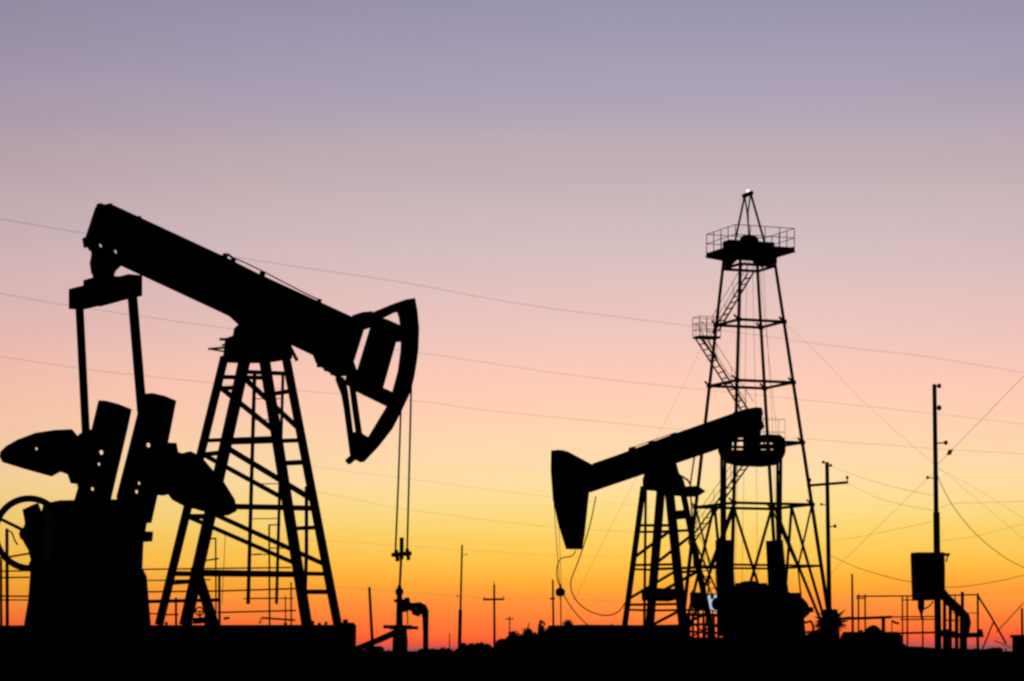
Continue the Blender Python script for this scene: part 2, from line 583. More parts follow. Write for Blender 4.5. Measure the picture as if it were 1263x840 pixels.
    for l, y, l2, y2, w in (('L', 465, 'B', 466, 4.5), ('A', 458.5, 'R', 461, 4.5), ('L', 479, 'A', 478, 4), ('B', 486.5, 'R', 482, 4.5),
                            ('L', 543.5, 'B', 540, 4.5), ('A', 546, 'R', 543, 4.5), ('L', 561, 'A', 558, 4.5), ('B', 571.5, 'R', 570, 5),
                            ('L', 624, 'B', 626, 6), ('A', 624, 'R', 627, 6), ('B', 652, 'R', 650.5, 4), ('L', 637, 'A', 637, 4),
                            ('L', 707.5, 'B', 709, 6), ('A', 705, 'R', 708, 5), ('L', 719.5, 'A', 717, 4.5), ('B', 730, 'R', 730, 4.5)):
        m = MB()
        F.bar(m, on(l, y), on(l2, y2), w, .08)
        T.part('crossbar', m, 'steel', sp)
    for l, y, l2, y2, w in (('L', 475, 'B', 533, 5), ('A', 463, 'R', 530, 5), ('L', 559, 'B', 617, 5), ('A', 551, 'R', 617, 5.5), ('L', 636, 'B', 696, 4.5), ('A', 632, 'R', 697, 5)):
        m = MB()
        F.bar(m, on(l, y), on(l2, y2), w, .07)
        T.part('diagonal_brace', m, 'steel', sp)
    m = MB()
    F.bar(m, (241, 700, .5), (264, 771, -.1), 10, .12)
    T.part('diagonal_brace', m, 'steel', sp)
    m = MB()
    F.tube(m, [(314, 462, -.1), (310, 600, -.1), (306, 745, -.1)], 2.4, 8)
    F.tube(m, [(349, 462, .25), (345, 600, .25), (341, 745, .25)], 1.9, 8)
    for y in (492, 518, 597, 640, 684, 738):
        x = 314 - (y - 462) * .028
        F.tube(m, [(x, y, -.1), (x + 35, y - .5, .25)], .6, 5)
    T.part('ladder', m, 'steel', sp)
    m = MB()
    F.tube(m, [(378, 600, .5), (378, 680, .5), (375, 771, .5)], 2.3, 8)
    T.part('drain_pipe', m, 'steel', sp)
    return F
F1 = near_pumpjack()

# wellhead under the near pumpjack
def wellhead(F):
    b = F.at(492, 812)
    b.z = gz(b.x, b.y)
    T = Thing('wellhead', 'oil wellhead with stuffing box and bent flow pipe under the near horse head', 'wellhead', b)
    m = MB()
    lo = F.at(493, 812)
    m.tube([V((F.at(493, 775).x, F.at(493, 775).y, lo.z - .2)), F.at(493.5, 790), F.at(493.5, 774)], [.15, .15, .13], 14)
    T.part('casing_head', m, 'iron', smooth=True)
    m = MB()
    m.tube([F.at(494.5, 776.5), F.at(494.5, 771)], 14 * F.px, 18)
    F.bar(m, (474, 773, 0), (514.5, 774.5, 0), 4, .1)
    T.part('flange', m, 'iron')
    m = MB()
    F.tube(m, [(492.6, 774), (492.7, 756), (492.7, 738), (492.6, 728)], [4.4, 4.2, 3.6, 3.2], 14)
    T.part('tubing', m, 'iron', smooth=True)
    m = MB()
    m.ball(F.at(492.6, 730), 5.2 * F.px, (1, 1, 1.15))
    F.bar(m, (487.5, 741, 0), (498, 741, 0), 4, .12)
    F.bar(m, (491, 724, 0), (494.5, 724, 0), 4, .05)
    T.part('stuffing_box', m, 'iron')
    m = MB()
    F.slab(m, [(495, 741), (500, 740), (501, 737), (503.5, 737), (504, 742), (508, 746), (508, 751), (503, 753), (499, 755), (495, 752)], 0, .13)
    F.tube(m, [(501.5, 742, 0), (502, 738, 0)], 1.2, 6)
    F.tube(m, [(502.5, 753, 0), (502.8, 770, 0)], .8, 6)
    T.part('side_valve', m, 'iron')
    m = MB()
    F.tube(m, [(504, 748.5), (511, 749), (517, 749.5), (521.5, 751.5), (524, 755), (524.8, 762), (525, 780), (525, 812)], [4.5, 6, 7.2, 6.8, 5.2, 4, 3.5, 3.5], 14)
    F.tube(m, [(511, 751.5), (518, 754)], [7, 7.2], 14)
    T.part('flow_pipe', m, 'iron', smooth=True)
    m = MB()
    F.tube(m, [(486, 781, .1), (468, 789, .1), (438, 801, .1)], [4.2, 4, 3.6], 12)
    T.part('flow_line', m, 'iron', smooth=True)
wellhead(F1)

# ------------------------------------------------------------------ the far pumpjack
def far_pumpjack():
    F = Frame(825, 640, 75.0, -40, True)      # n points right and away
    E = Frame(925, 560, 75.0 - 1.2, 50)       # along the equaliser
    base = F.at(830, 812)
    base.z = gz(base.x, base.y)
    T = Thing('pumpjack', 'smaller far pumpjack with solid wedge horse head on the left', 'pumpjack', base, 'pumpjacks')
    m = MB()
    p = [F.at(770, 786), F.at(985, 786)]
    lo = [V((q.x, q.y, base.z - .2)) for q in p]
    m.prism([q + F.n * .9 for q in (p[0], p[1], lo[1], lo[0])], [q - F.n * .9 for q in (p[0], p[1], lo[1], lo[0])])
    T.part('foundation', m, 'concrete')
    m = MB()
    F.slab(m, [(679.5, 556), (689, 555), (696, 556.5), (731, 573), (734, 590), (726, 606), (719.5, 660), (716, 677.5), (700.5, 677.5), (689, 645), (682, 616), (679, 580)], 0, .22, True)
    T.part('horse_head', m, 'steel')
    m = MB()
    F.slab(m, [(722, 577), (733, 572), (840, 533.5), (926, 504.5), (940, 502.5), (941.5, 509), (940, 517), (943.5, 526), (938, 532), (936, 538.5), (904, 540.5), (884, 553.5),
               (840, 565), (800, 581), (722, 607)], 0, .24, True)
    F.bar(m, (735, 574, 0), (930, 507, 0), 4, .3)
    F.bar(m, (735, 601, 0), (880, 552, 0), 4, .3)
    wb = T.part('walking_beam', m, 'steel')
    for x, y in ((779, 554), (803, 546.5), (831, 536.5), (908, 510)):
        m = MB()
        F.slab(m, [(x - 3, y + 5), (x - 2, y - 1.5), (x + 3, y - 3), (x + 5, y + 3)], 0, .12)
        T.part('bolt_lug', m, 'iron', wb)
    m = MB()
    F.tube(m, [(778, 552.5, .05), (804, 543.5, .05), (832, 534, .05)], .5, 5)
    T.part('grease_line', m, 'steel', wb)
    # equaliser with two openings
    m = MB()
    E.slab(m, [(887, 555), (967.5, 555), (966.5, 560), (963, 567), (957, 573.5), (940, 576), (914, 575), (898, 571.5), (890.5, 565)], 0, .1, False, ())
    E.slab(m, [(917, 532), (937.5, 530), (938, 560), (917.5, 560)], 0, .05)
    E.slab(m, [(953.5, 537), (961, 536), (967, 541), (968.5, 547), (968, 557), (954, 557)], 0, .05)
    E.slab(m, [(936, 537), (946, 535.5), (961, 536.5), (962, 543), (937, 543)], 0, .05)
    E.slab(m, [(885, 544), (902.5, 546), (902, 559), (887, 559)], 0, .05)
    T.part('equaliser_beam', m, 'steel')
    for a, b in (((891.5, 560), (892.5, 676)), ((960.5, 562), (961, 676))):
        m = MB()
        E.bar(m, (a[0] - 1.6, a[1], 0), (b[0] - 2.0, b[1], 0), 2.6, .06)
        E.bar(m, (a[0] + 2.6, a[1], 0), (b[0] + 1.0, b[1], 0), 2.8, .06)
        E.bar(m, (b[0] - .8, b[1] - 45, 0), (b[0] - .4, b[1], 0), 5, .05)
        T.part('pitman_arm', m, 'steel')
    # cranks
    for poly in ([(882.5, 666), (902, 666), (904, 700), (908, 760), (908, 785), (885, 785), (884.5, 736), (883, 700)],
                 [(944.7, 667), (963, 666), (967, 701), (972, 730), (975, 785), (950, 785), (948, 723)]):
        m = MB()
        E.slab(m, poly, 0, .16, True)
        T.part('crank', m, 'iron')
    m = MB()
    E.slab(m, [(893, 735), (907, 723), (915, 721.5), (924, 720), (934, 721), (948, 723), (960, 728), (971.5, 731.5), (981, 734), (989, 738.5), (995, 744), (998, 750), (998, 757), (994, 760),
               (989, 764), (991, 782), (992, 808), (892, 808)], .3, .5, True)
    gb = T.part('gearbox', m, 'iron')
    m = MB()
    m.tube([E.at(884, 745, .3), E.at(982, 745, .3)], .18, 14)
    T.part('crank_shaft', m, 'iron', gb)
    for poly, t in (([(918, 724), (919, 718), (925, 716.5), (929, 719), (930, 724)], .3), ([(936, 724), (937, 719.5), (942, 719), (944, 725)], .2), ([(975, 736), (977, 731), (982, 731), (985, 738)], .25),
                    ([(992, 748), (999, 749), (1000, 755), (993, 756)], .2), ([(908, 727), (909, 719), (912, 719), (913, 727)], .1)):
        m = MB()
        E.slab(m, poly, .3, t)
        T.part('filler_cap', m, 'iron', gb)
    m = MB()
    E.tube(m, [(988, 765, .2), (994, 768, .2), (1000, 766, .2), (1003, 772, .2), (1002, 812, .2)], 1.6, 8)
    E.tube(m, [(990, 780, .2), (1004, 779, .2)], 1.4, 8)
    T.part('oil_pipe', m, 'iron', gb)
    # post
    m = MB()
    F.slab(m, [(797, 580), (800, 577), (831, 570), (835, 582), (843.5, 592), (846, 600), (843.5, 612), (825, 611), (812, 606), (792.5, 605), (792, 592)], 0, .5, True)
    sp = T.part('samson_post', m, 'iron')
    m = MB()
    F.slab(m, [(838, 603), (846, 600), (859, 599.4), (864, 602), (869, 606), (859, 612.5), (846, 613), (838, 612)], .2, .1)
    F.tube(m, [(834, 585, .1), (841, 587.5, .1), (848, 592, .1), (852, 598, .1)], 1.3, 6)
    T.part('grease_tray', m, 'iron', sp)
    m = MB()
    F.tube(m, [(857, 560, .3), (851, 600, .3), (853, 625, .3), (856, 700, .3)], 1.0, 6)
    T.part('drain_pipe', m, 'iron', sp)
    def vv(y, far):
        return (.25 + (y - 605) / 166 * .35) * (1 if far else -1)
    LEG = {'L': ((793.5, 600), (770, 776), 4.6, 1), 'A': ((815.5, 600), (801, 776), 9.5, 0), 'B': ((825, 600), (843, 776), 9.5, 1), 'R': ((842.5, 608), (877, 776), 5, 0)}
    def on(l, y):
        (x0, y0), (x1, y1), w, fr = LEG[l]
        return (x0 + (x1 - x0) * (y - y0) / (y1 - y0), y, vv(y, fr))
    for l, (a, b, w, fr) in LEG.items():
        m = MB()
        F.bar(m, on(l, a[1]), on(l, 800), w, .13)
        T.part('leg', m, 'steel', sp)
    m = MB()
    F.tube(m, [(796.5, 605, 0), (794.5, 785, 0)], 1.7, 6)
    T.part('drain_pipe', m, 'steel', sp)
    for l, y, l2, y2, w in (('L', 648, 'B', 648, 3), ('A', 656, 'R', 654, 3), ('L', 697, 'B', 696, 3), ('A', 702, 'R', 700, 3), ('L', 746, 'B', 745, 3), ('A', 753, 'R', 752, 2.6),
                            ('L', 656, 'A', 656, 2.6), ('L', 702, 'A', 703, 2.6), ('L', 752, 'A', 753, 2.6), ('B', 636, 'R', 634, 10), ('B', 706, 'R', 704, 3)):
        m = MB()
        F.bar(m, on(l, y), on(l2, y2), w, .06)
        T.part('crossbar', m, 'steel', sp)
    for l, y, l2, y2, w in (('L', 688, 'B', 652, 3), ('A', 696, 'R', 660, 3), ('L', 739, 'B', 703, 3), ('A', 736, 'R', 704, 3), ('L', 790, 'B', 752, 3), ('A', 790, 'R', 756, 3)):
        m = MB()
        F.bar(m, on(l, y), on(l2, y2), w, .05)
        T.part('diagonal_brace', m, 'steel', sp)
    m = MB()
    F.slab(m, [(795, 727), (806, 725), (832, 726), (834, 739), (820, 742), (796, 741)], 0, .3)
    T.part('control_box', m, 'steel', sp)
    # bridle, carrier and rod
    m = MB()
    F.tube(m, [(683, 618, 0), (685.8, 660, 0), (690.4, 727, 0)], .45, 5)
    F.tube(m, [(689, 640, .1), (692.5, 727, .1)], .3, 5)
    T.part('bridle_cable', m, 'cable')
    m = MB()
    F.slab(m, [(686.5, 728), (690, 725), (692.5, 725), (696, 729), (695, 734), (691, 736), (687, 734)], 0, .1)
    T.part('carrier_bar', m, 'iron')
    m = MB()
    F.tube(m, [(691.3, 720, 0), (692.5, 812, 0)], .8, 6)
    T.part('polished_rod', m, 'steel')
    return F
F2 = far_pumpjack()
m = MB()
F2.tube(m, [(t.x, t.y, 0) for t in smooth_path([V((q[0], q[1], 0)) for q in ((735, 612), (727, 650), (714, 690), (704, 718), (709, 738), (724, 752), (745, 759), (762, 755), (772, 742))])], .75, 5)
solo('loose_cable', 'slack cable looping from far pumpjack head down to its post', 'cable', m, 'cable', F2.at(740, 760), 'slack cables by the far pumpjack')
m = MB()
F2.tube(m, [(t.x, t.y, 0) for t in smooth_path([V((q[0], q[1], 0)) for q in ((710, 679), (705, 686), (692, 689), (687, 700), (688, 716), (697, 737), (710, 756), (724, 770), (740, 784))])], .7, 5)
solo('loose_cable', 'slack cable hanging from the tip of the far wedge horse head', 'cable', m, 'cable', F2.at(700, 760), 'slack cables by the far pumpjack')

# ------------------------------------------------------------------ the derrick
def derrick():
    D, TH = 150.0, R(21.5)
    u = D / FPX
    cx = lambda y: (925 + (y - 400) * .018 - W0 / 2) * u
    size = lambda y: (62 + (y - 400) * .197) * u
    zz = lambda y: EYE + (HOR - y) * u
    e1, e2 = V((math.cos(TH), math.sin(TH), 0)), V((math.sin(TH), -math.cos(TH), 0))
    def cor(y, k, out=0.0):
        s = size(y) / 2 + out
        sg = {'L': (-1, -1), 'N': (-1, 1), 'F': (1, -1), 'R': (1, 1)}[k]
        return V((cx(y), D, zz(y))) + e1 * (sg[0] * s) + e2 * (sg[1] * s)
    YB = HOR + (EYE - GROUND + .15) / u
    base = V((cx(YB), D, gz(cx(YB), D)))
    T = Thing('oil_derrick', 'tall lattice oil derrick with railed crown platform and side landing', 'derrick', base)
    FACES = (('L', 'F'), ('F', 'R'), ('R', 'N'), ('N', 'L'))
    for k in 'LNFR':
        m = MB()
        m.tube([cor(313, k), cor(624, k), cor(YB, k)], [.088, .104, .122], 8)
        T.part('leg', m, 'galv')
    for y, r in ((330, .085), (399, .085), (474, .085), (548, .085), (624, .085), (699, .065)):
        for a, b in FACES:
            m = MB()
            m.tube([cor(y, a), cor(y, b)], r, 6)
            T.part('ring_beam', m, 'galv')
        if y not in (330, 699):
            m = MB()
            for k in 'LNFR':
                c = cor(y, k)
                m.ball(c, .19, (1, 1, .9), 8, 4)
                m.bar(c, c + V((-.28, 0, .28)), .1, .1)
            T.part('gusset_plate', m, 'galv')
    for a, b in FACES:
        m = MB()
        mid = (cor(624, a) + cor(624, b)) / 2
        nn = (cor(699, a) + cor(699, b)) / 2
        q = (cor(YB, a) + cor(YB, b)) / 2
        for k in (a, b):
            m.tube([mid, cor(YB - 3, k)], .085, 6)
        if a + b in ('FR', 'NL'):
            for k in (a, b):
                m.tube([cor(624, k), nn], .06, 5)
            m.tube([nn, q], .05, 5)
        T.part('lattice_bracing', m, 'galv')
    # crown platform
    cp = V((cx(309) + .09, D, zz(310)))
    s = 1.88
    m = MB()
    q = [cp + e1 * a * s + e2 * b * s for a, b in ((-1, -1), (1, -1), (1, 1), (-1, 1))]
    m.prism([p + V((0, 0, .06)) for p in q], [p - V((0, 0, .1)) for p in q])
    for p in q:                                                # brackets from the tower out to the platform's corners
        c = V((cx(326), D, zz(328)))
        m.bar(c + (p - c) * .35 + V((0, 0, .1)), p - V((0, 0, .06)), .3, .2)
    cr_ = T.part('crown_platform', m, 'galv')
    m = MB()
    for i in range(4):
        a, b = q[i], q[(i + 1) % 4]
        for h in (.6, 1.15):
            m.tube([a + V((0, 0, h)), b + V((0, 0, h))], .022, 5)
    T.part('handrail', m, 'galv', cr_)
    for i in range(4):
        a, b = q[i], q[(i + 1) % 4]
        for j in range(4):
            m = MB()
            p = a + (b - a) * (j / 4)
            m.tube([p, p + V((0, 0, 1.16))], .024, 5)
            T.part('railing_post', m, 'galv', cr_)
    m = MB()
    cc = V((cx(309), D, zz(306)))
    m.tube([cc - e1 * .35, cc + e1 * .35], .72, 18)
    m.bar(cc - e1 * 1.45 + V((0, 0, .05)), cc + e1 * 1.45 + V((0, 0, .05)), .55, .8, e2)
    m.bar(cc - e1 * 1.0 - V((0, 0, .5)), cc + e1 * 1.0 - V((0, 0, .5)), .3, .9, e2)
    m.bar(cc + V((.55, 0, -.45)), cc + V((1.0, 0, -.95)), .55, .6)
    m.bar(cc + V((-.6, 0, -.4)), cc + V((-1.2, 0, -.95)), .3, .6)
    m.bar(cor(321, 'R') - e1 * .75, cor(321, 'R') + e1 * .05, .55, .5)
    m.bar(cor(321, 'L') + e1 * .0, cor(321, 'L') + e1 * .4, .45, .4)
    T.part('crown_block', m, 'iron')
    # gin pole on top
    top1, top2 = V(((918.5 - W0 / 2) * u, D, zz(241.5))), V(((926.5 - W0 / 2) * u, D + .3, zz(237.5)))
    m = MB()
    m.tube([V(((905 - W0 / 2) * u, D, zz(306))), top1], .06, 6)
    m.tube([V(((945 - W0 / 2) * u, D, zz(306))), top2], .065, 6)
    m.tube([V(((926 - W0 / 2) * u, D + .5, zz(300))), V(((922.3 - W0 / 2) * u, D + .3, zz(262))), top1], .045, 6)
    m.tube([V(((923 - W0 / 2) * u, D - .4, zz(300))), V(((922.3 - W0 / 2) * u, D - .1, zz(262))), top2], .045, 6)
    m.bar(top1 + V((-.08, 0, -.02)), top2 + V((.08, 0, .03)), .2, .25)
    T.part('gin_pole', m, 'galv')
    m = MB()
    m.ball((top1 + top2) / 2 + V((0, 0, .22)), .095)
    T.part('beacon_lamp', m, 'lamp')
    # landing on the left side
    lc = cor(414, 'L') + e2 * .35
    m = MB()
    q = [lc + e1 * a + e2 * b for a, b in ((-1.38, -.45), (-.02, -.45), (-.02, .45), (-1.38, .45))]
    m.prism([p + V((0, 0, -.02)) for p in q], [p - V((0, 0, .14)) for p in q])
    m.tube([q[0] + e1 * .5 - V((0, 0, .1)), lc - V((0, 0, 1.4))], .04, 5)
    m.tube([q[3] + e1 * .5 - V((0, 0, .1)), lc - V((0, 0, 1.4))], .04, 5)
    ld = T.part('landing', m, 'galv')
    m = MB()
    for h in (.35, .7, 1.08):
        for i, j in ((0, 3), (0, 1), (3, 2)):
            m.tube([q[i] + V((0, 0, h)), q[j] + V((0, 0, h))], .017, 5)
    T.part('handrail', m, 'galv', ld)
    for i, j, n in ((0, 1, 4), (3, 2, 4)):
        for k in range(n):
            m = MB()
            p = q[i] + (q[j] - q[i]) * (k / (n - 1))
            m.tube([p, p + V((0, 0, 1.1))], .02, 5)
            T.part('railing_post', m, 'galv', ld)
    # stair flights
    for (a, b, dd) in (((926, 336), (882, 410), 151.4), ((862, 417), (925, 516), 152.2), ((926, 565), (853, 668), 152.6), ((853, 668), (885, 740), 153)):
        p, q2 = P(*a, dd), P(*b, dd)
        m = MB()
        o = e2 * .42
        L = (q2 - p)
        m.bar(p - o, q2 - o, .09, .05)
        m.bar(p + o, q2 + o, .09, .05)
        n = max(4, int(abs(L.z) / .33))
        for i in range(1, n):
            c = p + L * (i / n)
            m.bar(c - o, c + o, .05, .07, V((1, 0, 0)))
        stf = T.part('stair', m, 'galv')
        m = MB()
        for sgn in (-1, 1):
            m.tube([p + o * sgn + V((0, 0, .95)), q2 + o * sgn + V((0, 0, .95))], .018, 5)
            for i in range(0, n + 1, 4):
                c = p + o * sgn + L * (i / n)
                m.tube([c, c + V((0, 0, .95))], .014, 5)
        T.part('handrail', m, 'galv', stf)
    # a second, smaller railed landing inside the tower
    m = MB()
    lc = P(951, 549, 151)
    q = [lc + e1 * x + e2 * y for x, y in ((-.7, -.4), (.7, -.4), (.7, .4), (-.7, .4))]
    m.prism([p + V((0, 0, .03)) for p in q], [p - V((0, 0, .06)) for p in q])
    ld = T.part('landing', m, 'galv')
    m = MB()
    for h in (.75, 1.5):
        for i in range(4):
            m.tube([q[i] + V((0, 0, h)), q[(i + 1) % 4] + V((0, 0, h))], .011, 5)
    T.part('handrail', m, 'galv', ld)
    for p in q:
        m = MB()
        m.tube([p, p + V((0, 0, 1.52))], .013, 5)
        T.part('railing_post', m, 'galv', ld)
    # hoisting ropes inside the tower
    for (x0, x1, dd) in ((915, 905, 149.6), (921, 914, 150.2), (928, 935, 150), (936, 975, 149.7), (941, 962, 150.4)):
        m = MB()
        m.tube([P(x0, 325, dd), P((x0 + x1) / 2 + 1, 520, dd), P(x1, 790, dd)], .012, 4)
        T.part('hoist_rope', m, 'cable')
    for pts in (((878, 402), (845, 470), (800, 560), (733, 690), (680, 800)), ((968, 398), (1010, 438), (1060, 490), (1120, 545), (1200, 612), (1290, 690), (1400, 800))):
        m = MB()
        m.tube(smooth_path([P(x, y, 152) for x, y in pts]), .0075, 4)
        T.part('guy_wire', m, 'cable')
derrick()

# ------------------------------------------------------------------ poles
def pole(label, D, top, bot, w0, w1, arm=None, ins=(), knobs=(), collar=None, mat='wood', group='utility poles', name='utility_pole', thin=None):
    a, b = P(*top, D), P(*bot, D)
    b = b + (b - a) * max(0, (b.z - gz(b.x, D) + .2) / (a.z - b.z)) if b.z > gz(b.x, D) - .2 else b
    u = D / FPX
    T = Thing(name, label, 'pole', V((b.x, b.y, gz(b.x, b.y))), group)
    m = MB()
    w0, w1 = w0 * .9, w1 * .9
    m.tube([a, b], [w0 * u / 2, w1 * u / 2], 10)
    T.part('shaft', m, mat, smooth=True)
    if collar:
        m = MB()
        m.tube([P(*collar[0], D), V((b.x, b.y, b.z))], [collar[1] * u / 2, collar[1] * u / 2 * 1.05], 10)
        T.part('lower_section', m, mat)
    if arm:
        m = MB()
        m.bar(P(*arm[0], D - .15), P(*arm[1], D - .15), arm[2] * u, .12)
        T.part('crossarm', m, mat)
    for (x, y, r) in ins:
        m = MB()
        c = P(x, y, D - .15)
        m.ball(c, r * u, (1, 1, 1.35), 8, 6)
        m.tube([c - V((0, 0, r * u * 1.2)), c - V((0, 0, r * u * 3.2))], r * u * .35, 5)
        T.part('insulator', m, 'porcelain')
    for (x, y, r, x1) in knobs:
        m = MB()
        c = P(x, y, D)
        m.ball(c, r * u, (1, 1, 1.2), 8, 6)
        m.tube([c, P(x1, y + 1, D)], r * u * .35, 5)
        T.part('insulator', m, 'porcelain')
    return T
pole('tall dark pole at right carrying a square transformer cabinet low down', 100, (1152.5, 474), (1157, 800), 6, 8, knobs=((1158.5, 476, 2.6, 1153), (1158.5, 503, 2.9, 1153), (1166.7, 546, 2.5, 1153.5), (1144, 589, 1.8, 1154)),
     collar=((1155, 632), 8.5))
pole('pole with slanting crossarm close beside the right leg of the derrick', 170, (1020, 570), (1023.5, 790), 5.5, 7, ((995.5, 599), (1046, 595), 3.2),
     ins=((1045, 589, 1.8), (999, 592, 1.8)), knobs=((1015.5, 570, 1.8, 1020), (1024.5, 574, 1.8, 1020), (1030, 649, 2.0, 1021), (1013, 622, 1.6, 1021)))
pole('slim tall pole with a thicker foot in the gap between the pumpjacks', 190, (570, 672), (566.5, 808), 2.4, 3.0, collar=((567.8, 752), 4.4), knobs=((575, 684, .9, 570), (563.5, 735, .9, 568)))
pole('distant pole with one straight crossarm, left of the dark bushes', 230, (609.5, 721), (610, 806), 2.6, 3.6, ((596, 739.5), (622, 739), 2.2), ins=((597.5, 737, .8), (609.5, 718.5, .8), (621, 736, .8)))
pole('leaning pole stub standing just left of the near wellhead', 120, (455.5, 724), (460, 806), 3.4, 4.6)
pole('thin pole with a tiny arm behind the low wall left of the far pumpjack', 200, (681.8, 715), (683, 806), 2.4, 3.2, ((678.5, 738.5), (684.5, 738), 2))
pole('short plain pole between the derrick and the pipe rack', 140, (1051, 708), (1052, 806), 2.6, 4)
pole('short pole rising beside the small hut at right edge', 126, (1260.5, 750), (1261, 806), 3, 3.4)
pole('farthest little pole with a short crossarm above the bushes', 420, (628.5, 760), (629, 806), 1.6, 2, ((623.5, 763.5), (633.5, 763.5), 1.4))
pole('tiny bare pole far off above the bush tops', 430, (652, 768), (652, 806), 1.2, 1.6)
pole('faint tiny pole on the horizon left of the slim tall pole', 500, (554.5, 781), (554.5, 805), 1.3, 1.6)

# transformer cabinet hung on the right pole
def transformer():
    D = 99.6
    F = Frame(1145, 710, D, 12)
    b = F.at(1145, 742)
    T = Thing('transformer_cabinet', 'square dark transformer cabinet hung on the tall right hand pole', 'transformer', b)
    m = MB()
    F.slab(m, [(1125.5, 684), (1162.5, 684), (1163, 700), (1163, 740), (1127.5, 741), (1126.5, 715)], 0, .4)
    T.part('cabinet', m, 'steel')
    m = MB()
    F.slab(m, [(1125, 681.5), (1163, 681.5), (1163, 685.5), (1125, 685.5)], 0, .65, True)
    F.bar(m, (1158, 684, 0), (1171, 684, 0), 3.6, .1)
    F.bar(m, (1169, 685, 0), (1167, 693, 0), 1.2, .05)
    T.part('lid', m, 'steel')
    m = MB()
    F.tube(m, [(1136, 738), (1136, 750), (1136.5, 756), (1136.8, 764)], [4.6, 4.2, 2, .8], 10)
    F.tube(m, [(1138, 752, 0), (1146, 748, 0), (1151, 742, 0)], 1, 6)
    T.part('bushing', m, 'porcelain')
    m = MB()
    F.tube(m, smooth_path([V((x, y, 0)) for x, y in ((1160, 728), (1168, 739), (1181, 751), (1191, 761), (1193, 768), (1190, 783))], 4) and [(1160, 728, 0), (1168, 739, 0), (1181, 751, 0), (1191, 761, 0), (1192.5, 768, 0), (1190, 786, 0)],
           [5.5, 6, 6, 5.6, 5.2, 4.6], 12)
    T.part('cable_duct', m, 'steel', smooth=True)
transformer()
def switchgear():
    D = 99
    F = Frame(1190, 790, D, 5)
    b = F.at(1190, 808)
    b.z = gz(b.x, b.y)
    T = Thing('switchgear_stand', 'low steel stand where the thick duct from the cabinet ends', 'stand', b)
    m = MB()
    F.slab(m, [(1176, 781), (1208, 780), (1210, 776), (1212, 786), (1176, 787)], 0, .5, True)
    T.part('platform', m, 'steel')
    for x, y, w in ((1165, 742, 3.8), (1172, 748, 3.4), (1180, 752, 3.8), (1168, 776, 7), (1185, 762, 2), (1190, 784, 5), (1206, 784, 2.4)):
        m = MB()
        F.bar(m, (x, y, 0), (x, 812, 0), w, .08)
        T.part('leg', m, 'steel')
    m = MB()
    F.bar(m, (1161, 781, 0), (1180, 783, 0), 8, .15)
    T.part('crossbar', m, 'steel')
    m = MB()
    F.bar(m, (1163, 765, 0), (1183, 765, 0), 1.6, .05)
    T.part('crossbar', m, 'steel')
switchgear()

# ------------------------------------------------------------------ pipe racks
def rack(name, label, D, ang, posts, rails, base_px, mat='rust', group='pipe racks'):
    F = Frame(base_px, 790, D, ang)
    b = F.at(base_px, 806)
    b.z = gz(b.x, b.y)
    T = Thing(name, label, 'pipe rack', b, group)
    for (x, y0, y1, w) in posts:
        m = MB()
        F.tube(m, [(x, y0, 0), (x + (y1 - y0) * .004, y1, 0)], w / 2, 6)
        T.part('post', m, mat)
    for r in rails:
        m = MB()
        F.tube(m, [(p[0], p[1], .04) for p in r[:-1]], r[-1] / 2, 6)
        T.part('rail', m, mat)
rack('pipe_rack', 'rusty pipe framework seen through the legs of the near pumpjack', 92, 4,
     [(266, 663, 812, 2), (270.5, 708, 812, 3.4), (332, 647, 812, 2.4), (359, 718, 812, 2), (352, 735, 812, 1.6), (217, 737, 812, 3), (8.5, 652, 812, 4.6), (1, 690, 812, 4), (-18, 680, 812, 3)],
     [((-30, 705), (40, 704), (200, 702), (359, 700), 1.8), ((-30, 713), (36, 712), 2), ((180, 716), (260, 715), 1.6), ((180, 730), (270, 729), (365, 726), 2), ((300, 738.5), (362, 738), 1.4),
      ((180, 742), (270, 740), 4.6), ((-30, 735), (40, 735.5), 2), ((-30, 740), (40, 740), 1.6), ((200, 758), (220, 758), 2), ((180, 757), (200, 757), 1.6), ((268, 755.5), (365, 753), 2), ((320, 769), (323, 762), (364, 765), 2.4),
      ((252, 691.5), (270, 689), 2), ((260, 664.5), (267, 664), 2), ((332, 647.5), (346, 647), 1.6), ((332, 676), (350, 676), 1.4), ((312, 684), (323, 683.5), 2),
      ((262, 765), (262, 752), 8), ((276, 763), (283, 762), 3), ((-20, 692), (40, 682), 2.4), ((9, 654), (14, 656), (19, 668), (22, 672), 2), ((278, 655), (274, 745), .8)], 180)
rack('pipe_rack', 'open pipe handrails and supports left and right of the transformer pole', 125, 2,
     [(1058.8, 733, 812, 2), (1067, 733, 812, 2), (1113, 735, 812, 1.8), (1119, 735, 812, 2), (1138, 760, 812, 2), (1187, 730, 812, 4), (1206, 732, 812, 2.6), (1089.5, 762, 812, 4.6), (1178, 733, 812, 1.4), (1100, 766, 812, 1.2)],
     [((1056, 735.5), (1130, 735), (1207, 733.5), 1.8), ((1056, 738), (1068, 738), 1.6), ((1112, 740), (1150, 740), 1.4), ((1036, 763), (1066, 762.5), (1100, 761), 3.6), ((1098, 761), (1152, 760.5), 1.6), ((1100, 765.5), (1104, 768), (1109, 769), 3),
      ((1110, 764), (1152, 764), 1.6), ((1110, 781), (1156, 780), 2.6), ((1205, 733), (1222, 760), (1241, 794), 2.4), ((1212, 800), (1225, 768), 1.8), ((1240, 800), (1242, 806), 2), ((1229, 780), (1262, 744), 1.2),
      ((1226, 790), (1246, 798), 1.2), ((1170, 756), (1205, 756), 1)], 1130)

